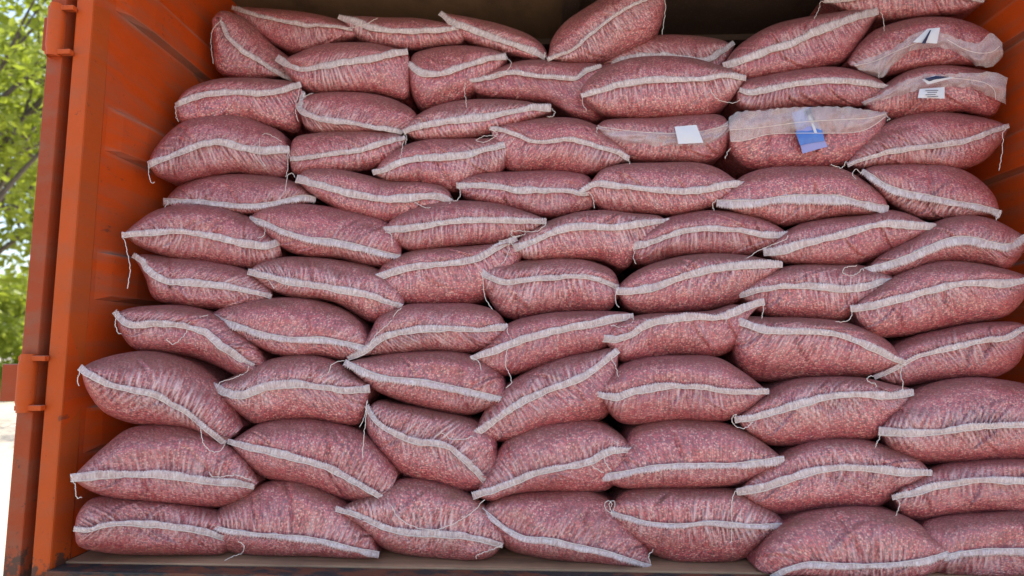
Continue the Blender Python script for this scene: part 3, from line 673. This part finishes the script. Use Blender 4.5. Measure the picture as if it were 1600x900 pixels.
# ninth
sk('big left sack with deep upright pleats and seam dropping steeply right', (126,576),(381,665),[(145,565),(190,552),(240,548),(290,560),(330,582),(362,620)],[(135,608),(160,642),(200,660),(250,667),(300,674),(340,694),(368,684)],
   [(124,574),(140,586),(170,600),(210,610),(240,617),(280,638),(305,655),(325,673),(352,693)], w=13, dy=-.01, r=.13, tails=[[(124,582),(121,595),(124,602)],[(313,668),(316,688),(328,704),(342,705),(352,695)]])
sk('second sack from the left, seam sagging left then level, tuft at its right', (331,605),(579,612),[(345,597),(380,580),(420,562),(470,554),(520,562),(556,585),(575,600)],[(350,628),(375,649),(400,663),(440,659),(490,656),(530,665),(562,662)],
   [(328,602),(350,612),(378,618),(402,609),(430,602),(470,601),(510,606),(540,610),(578,607)], w=15, dy=-.005, tails=[[(538,563),(520,568),(512,582),(500,590),(480,589),(470,586)]])
sk('centre left sack with toothed seam sloping gently down to the right', (540,568),(791,618),[(562,560),(612,552),(670,548),(730,552),(770,570),(788,592)],[(558,588),(582,608),(622,626),(680,642),(730,649),(768,637)],
   [(538,566),(560,578),(590,590),(630,595),(670,600),(710,608),(750,617),(790,626)], fold='d', w=14)
sk('central sack standing out with a long seam rising diagonally to its upper right', (739,682),(966,560),[(755,645),(790,602),(830,577),(880,558),(930,548),(958,544)],[(770,690),(820,688),(860,672),(912,664),(948,650),(964,602)],
   [(737,682),(760,667),(790,645),(820,625),(870,605),(910,590),(942,567),(966,547)], w=15, dy=-.005, r=.12, tails=[[(955,560),(962,573),(966,590)]])
sk('plump diamond shaped sack right of centre with a wavy level seam', (931,614),(1202,613),[(945,596),(970,570),(1010,558),(1060,555),(1120,558),(1160,580),(1190,603)],[(945,634),(966,659),(1000,665),(1060,660),(1120,660),(1162,649),(1188,627)],
   [(929,615),(960,621),(990,612),(1040,604),(1090,604),(1140,612),(1202,611)], w=14, dy=-.015)
sk('right sack with large thread loop at its left end and seam rising right', (1151,654),(1430,615),[(1172,632),(1200,610),(1240,593),(1300,588),(1350,590),(1392,600),(1424,608)],[(1165,674),(1200,695),(1250,697),(1310,690),(1370,684),(1405,650)],
   [(1148,656),(1180,652),(1220,640),(1260,628),(1300,619),(1350,617),(1390,618),(1428,613)], w=15, dy=-.005, tails=[[(1150,648),(1143,653),(1146,662),(1156,669),(1166,668),(1176,660)]])
sk('huge right sack with low wavy seam, running out of the picture', (1375,672),(1660,662),[(1385,650),(1410,620),(1450,600),(1500,590),(1560,592),(1625,610)],[(1385,698),(1420,722),(1480,727),(1550,725),(1630,710)],
   [(1373,673),(1410,677),(1460,675),(1510,668),(1560,665),(1655,662)], w=14, dy=-.01, r=.13, tails=[[(1375,682),(1370,692),(1367,700)]])
# second course from the deck
sk('wide peaked left sack, seam straight across near its base, over the bottom row', (112,747),(405,752),[(130,728),(160,700),(200,670),(250,662),(300,665),(350,688),(385,715)],[(135,764),(180,780),(240,788),(300,792),(350,792),(388,777)],
   [(110,747),(140,744),(180,742),(220,741),(270,744),(320,751),(360,754),(397,760)], w=15, dy=-.01, tails=[[(117,757),(118,770),(121,778),(127,777)],[(326,738),(332,744),(345,745),(370,743),(392,750)]])
sk('large smooth sack second from the left, bright seam falling right to a sharp corner', (358,692),(622,740),[(375,679),(410,660),(460,652),(520,658),(570,675),(600,703),(617,728)],[(380,722),(410,746),(460,757),(500,770),(540,783),(580,786),(610,776)],
   [(355,690),(390,699),(430,707),(470,718),(510,730),(550,750),(580,768),(605,781)], w=14, dy=-.01, r=.13, tails=[[(573,640),(570,670),(567,700),(566,716)]])
sk('twisted sack left of centre with a crossing crease and steeply falling seam', (573,640),(778,712),[(590,626),(620,630),(680,640),(740,655),(772,674)],[(573,672),(590,704),(620,738),(670,757),(730,770),(765,757)],
   [(572,634),(585,655),(610,674),(650,690),(690,694),(715,709),(740,733),(764,757)], w=12, dy=.005, tails=[[(574,625),(572,640),(568,655),(562,668)],[(738,682),(728,685),(705,686),(690,677),(680,682)]])
sk('central sack with sharply pleated top and seam rising to a wide white end', (742,775),(989,706),[(768,722),(790,688),(822,668),(870,658),(930,658),(965,675),(984,694)],[(770,784),(800,774),(850,769),(910,771),(952,764),(976,736)],
   [(738,775),(770,766),(800,755),(840,738),(880,730),(920,722),(952,706),(988,703)], w=15, dy=-.005, tails=[[(944,713),(947,725),(955,735)],[(922,725),(932,733),(944,739)]])
sk('right of centre sack, toothed seam low and nearly straight, tips both pointed', (943,746),(1227,720),[(958,722),(975,690),(990,668),(1035,655),(1100,655),(1160,670),(1202,698)],[(962,760),(990,765),(1050,765),(1110,763),(1162,756),(1203,735)],
   [(941,747),(970,742),(1000,735),(1050,729),(1100,728),(1160,727),(1226,719)], fold='d', w=14, dy=-.01)
sk('right sack with seam stepping up then level, thread dangling from its left corner', (1153,768),(1457,740),[(1175,742),(1200,720),(1235,700),(1280,686),(1340,685),(1392,698),(1434,717)],[(1180,790),(1212,803),(1260,803),(1320,796),(1370,793),(1405,772),(1438,752)],
   [(1151,769),(1190,762),(1230,749),(1270,736),(1310,731),(1360,733),(1410,738),(1457,739)], w=16, dy=-.005, tails=[[(1150,766),(1144,780),(1143,800),(1144,830),(1142,848)]])
sk('sack at the right edge in the second row up, pale blue seam and short thread', (1396,777),(1680,752),[(1410,757),(1432,742),(1465,726),(1520,718),(1620,720)],[(1405,802),(1440,816),(1490,811),(1550,804),(1640,800)],
   [(1394,778),(1430,769),(1460,760),(1500,754),(1550,750),(1670,756)], w=15, tails=[[(1405,784),(1404,796),(1399,808)]])
# on the deck
sk('bottom row sack nearest the orange post, crumpled left seam corner', (116,828),(368,842),[(122,802),(142,780),(180,774),(240,780),(300,786),(350,802)],[(122,852),(160,863),(220,868),(290,869),(350,867)],
   [(115,826),(135,829),(160,822),(190,817),(230,819),(280,824),(320,831),(361,845)], w=14)
sk('bottom row second sack with toothed seam and thread trailing onto the deck', (319,818),(592,864),[(335,800),(370,775),(420,752),(470,750),(510,765),(550,790),(577,818)],[(340,856),(380,868),(430,872),(490,872),(540,875),(578,874)],
   [(315,817),(350,829),(400,836),(450,840),(500,846),(540,856),(570,863),(592,867)], fold='d', w=13, dy=-.005, tails=[[(372,845),(381,853),(378,864),(362,870),(352,876)]])
sk('bottom row third sack with a long thread curving across its front', (526,797),(788,842),[(548,785),(590,765),(622,749),(660,748),(710,760),(752,782),(780,815)],[(558,822),(590,852),(620,865),(680,876),(740,880),(774,866)],
   [(524,795),(560,805),(590,820),(630,831),(680,834),(730,838),(765,847),(786,852)], w=14, dy=-.01, tails=[[(612,790),(620,805),(640,820),(672,828),(700,822),(735,803),(757,780)],[(784,852),(765,860),(745,868),(744,873)]])
sk('bottom row central sack with dark seam slanting down to the deck', (751,798),(1017,878),[(765,785),(800,770),(860,765),(920,766),(960,785),(992,822),(1010,852)],[(770,828),(790,856),(830,870),(880,880),(930,886),(982,890)],
   [(749,796),(770,812),(790,828),(820,842),(860,846),(900,855),(940,863),(980,875),(1017,886)], fold='d', w=12, dy=-.005, tails=[[(1014,866),(1018,862),(1021,858)]])
sk('bottom row rounded sack right of centre with curled loops at its left tip', (952,803),(1229,822),[(958,785),(980,765),(1040,758),(1100,760),(1150,763),(1190,784),(1220,808)],[(972,828),(1010,862),(1050,880),(1110,886),(1150,883),(1188,855),(1212,837)],
   [(954,803),(980,810),(1010,818),(1060,822),(1110,818),(1160,822),(1229,823)], fold='d', w=12, dy=-.01, r=.13,
   tails=[[(957,803),(948,797),(945,787),(950,782),(956,786),(953,796)],[(955,800),(952,788),(956,782),(961,786),(958,798)]])
sk('bottom row large sack at lower right, seam along the bottom edge of the picture', (1178,884),(1492,866),[(1182,862),(1205,830),(1245,804),(1300,793),(1360,792),(1412,805),(1455,832)],[(1200,908),(1260,916),(1350,918),(1440,910)],
   [(1205,903),(1228,892),(1260,883),(1310,885),(1360,885),(1410,882),(1450,876),(1485,864)], fold='d', w=13, dy=-.055, r=.10)
sk('bottom row sack in the lower right corner, mostly outside the picture', (1432,835),(1690,852),[(1445,815),(1475,805),(1530,800),(1630,802)],[(1448,900),(1500,920),(1560,922),(1640,915)],
   [(1440,890),(1470,876),(1500,867),(1550,862),(1600,863),(1680,866)], fold='d', w=13, dy=-.03)

made = [make_sack(i+1, d)[0] for i, d in enumerate(K)]
by = {d['label']: (e, d) for e, d in zip(made, K)}
def find(part):
    for l, v in by.items():
        if part in l: return v

# ------------------------------------------------------------------ clear flaps and paper tags on four sacks
def flap(put, e, up, lo, dd, off, name='film_flap', n=90, nv=14, ruf=3.0, mat=None):
    U = spline(up, n); Lw = spline(lo, n); t = np.linspace(0, 1, nv)
    rows = []; uvs = []
    for k in t:
        q = U*(1-k)+Lw*k; x = q[:, 0]
        q = q+np.stack([(noise2(x*.12, x*0+k*3, 5)-.5)*ruf, (noise2(x*.2, x*0+k*2, 8)-.5)*ruf], 1)
        dp = off-dd-(noise2(x*.10+k*2, x*0+k*4, 3)-.5)*.018-.006*math.sin(k*math.pi)+.02*k**3
        rows.append(put(q, dp)); uvs.append(np.stack([x/520, q[:, 1]/520], 1))
    V = np.stack(rows, 1).reshape(-1, 3); V[:, 0] = np.minimum(V[:, 0], XR-.030)
    return mesh(name, V, gridfaces(n, nv), mat or M_FLAP, e, True, np.stack(uvs, 1).reshape(-1, 2))
def sewline(e, pts, depth):
    sp = spline(pts, 60); tube('stitching', PUT(sp, np.full(60, depth)), .0011, M_THREAD, e, 4)
def quadplate(name, c, depth, mat, parent, bend=.006, tilt=(0, 0, 0, 0)):
    """paper piece: corners tl, tr, br, bl, slightly curved, 1 mm thick"""
    c = np.array(c, float); n = 7; P = []
    for th in (0, .0012):
        for a in np.linspace(0, 1, n):
            for b in np.linspace(0, 1, n):
                q = (c[0]*(1-a)+c[1]*a)*(1-b)+(c[3]*(1-a)+c[2]*a)*b
                P.append(PUT(q, depth+th-bend*math.sin(a*math.pi)*math.sin(b*math.pi)+tilt[0]*a+tilt[1]*b))
    Fc = [tuple(f) for f in gridfaces(n, n)]; Fc += [tuple(x+n*n for x in f[::-1]) for f in gridfaces(n, n)]
    rim = [k for k in range(n)]+[k*n+n-1 for k in range(1, n)]+[(n-1)*n+k for k in range(n-2, -1, -1)]+[k*n for k in range(n-2, 0, -1)]
    for k in range(len(rim)):
        a, b = rim[k], rim[(k+1) % len(rim)]; Fc.append((a, b, b+n*n, a+n*n))
    return mesh(name, np.array(P), Fc, mat, parent, False)
M_PAPER = mat_plain('white_paper', (.68, .68, .72), .5)
M_NAVY = mat_plain('navy_print', (.015, .02, .07), .4)
M_BLUE = mat_noise('blue_print', (.06, .16, .55), (.11, .25, .62), 30, .35, .1, .002)
M_PBLUE = mat_plain('pale_blue_print', (.30, .30, .58), .4)
M_INK = mat_plain('grey_ink', (.16, .15, .19), .6)

# striped tag sack
e, d = find('folded striped paper tag'); PUT = d['put']
f0 = float(surf((1445, 70)))
flap(PUT, e, [(1333,100),(1352,92),(1380,82),(1408,68),(1432,50),(1468,50),(1500,62),(1530,66),(1548,52),(1566,66)],
     [(1345,112),(1362,118),(1376,122),(1395,104),(1420,82),(1460,74),(1500,84),(1525,102),(1552,103),(1567,88)], .030, f0)
sewline(e, [(1335,103),(1365,96),(1400,80),(1440,64)], f0-.045)
sewline(e, [(1480,62),(1510,78),(1535,83),(1552,80),(1562,72)], f0-.045)
t = quadplate('paper_tag', [(1449,45),(1469,43),(1464,68),(1426,66)], f0-.056, M_PAPER, e, tilt=(0, .004))
quadplate('print', [(1453,47),(1455,47),(1446,68),(1440,68)], f0-.0605, M_NAVY, t)
# printed label sack
e, d = find('small printed white label'); PUT = d['put']
f1 = float(surf((1445, 140)))
flap(PUT, e, [(1345,160),(1375,146),(1410,128),(1445,116),(1480,116),(1520,113),(1555,114),(1574,120)],
     [(1352,165),(1385,155),(1420,146),(1450,140),(1480,136),(1520,138),(1545,150),(1572,163)], .028, f1)
sewline(e, [(1480,122),(1510,124),(1540,130),(1553,140),(1556,156)], f1-.042)
t = quadplate('paper_label', [(1437,139),(1476,136),(1476,154),(1434,153)], f1-.047, M_PAPER, e)
for k in range(4):
    quadplate('print', [(1446+k%2*3,141+k*3.2),(1466-k%3*2,140.4+k*3.2),(1466-k%3*2,141.6+k*3.2),(1446+k%2*3,142.2+k*3.2)], f1-.0535, M_INK, t, bend=0)
t = quadplate('folded_tag', [(1441,124),(1460,118),(1492,121),(1450,132)], f1-.056, M_PAPER, e)
quadplate('print', [(1444,123),(1462,118.5),(1484,120),(1452,127)], f1-.0605, M_NAVY, t, bend=.004)
# blank tag sack
e, d = find('blank white paper tag'); PUT = d['put']
f2 = float(surf((1040, 215)))
flap(PUT, e, [(934,195),(950,202),(975,205),(1010,206),(1050,207),(1095,206),(1120,200),(1138,188)],
     [(936,203),(948,213),(966,221),(1000,227),(1050,229),(1095,227),(1120,220),(1139,205)], .012, f2+.01, ruf=1.5)
sewline(e, [(938,198),(980,204),(1030,208),(1080,208),(1115,201),(1136,196)], f2-.016)
t = quadplate('paper_tag', [(1054,198),(1088,195),(1099,223),(1060,225)], f2-.030, M_PAPER, e)
# blue label sack
e, d = find('blue label'); PUT = d['put']
f3 = float(surf((1260, 200)))
flap(PUT, e, [(1138,184),(1150,176),(1190,172),(1240,168),(1290,167),(1340,169),(1386,176)],
     [(1142,222),(1165,219),(1200,210),(1250,208),(1300,208),(1340,206),(1362,198),(1386,180)], .046, f3+.005, ruf=3.5)
sewline(e, [(1140,203),(1190,199),(1250,191),(1310,187),(1360,184),(1384,178)], f3-.066)
sewline(e, [(1142,221),(1165,219),(1200,210),(1250,208),(1300,208),(1340,206),(1362,198),(1384,182)], f3-.060)
t = quadplate('paper_label', [(1237,176),(1266,167),(1293,229),(1254,240)], f3-.030, M_PBLUE, e)
quadplate('print', [(1243,206),(1284,200),(1288.5,220),(1250,227)], f3-.0345, M_BLUE, t)
quadplate('print', [(1256,172),(1266,168.5),(1276,190),(1269,192)], f3-.0345, M_NAVY, t, bend=.004)
quadplate('print', [(1262,180),(1267,178.5),(1278,211),(1274,213)], f3-.0370, M_PAPER, t, bend=.004)
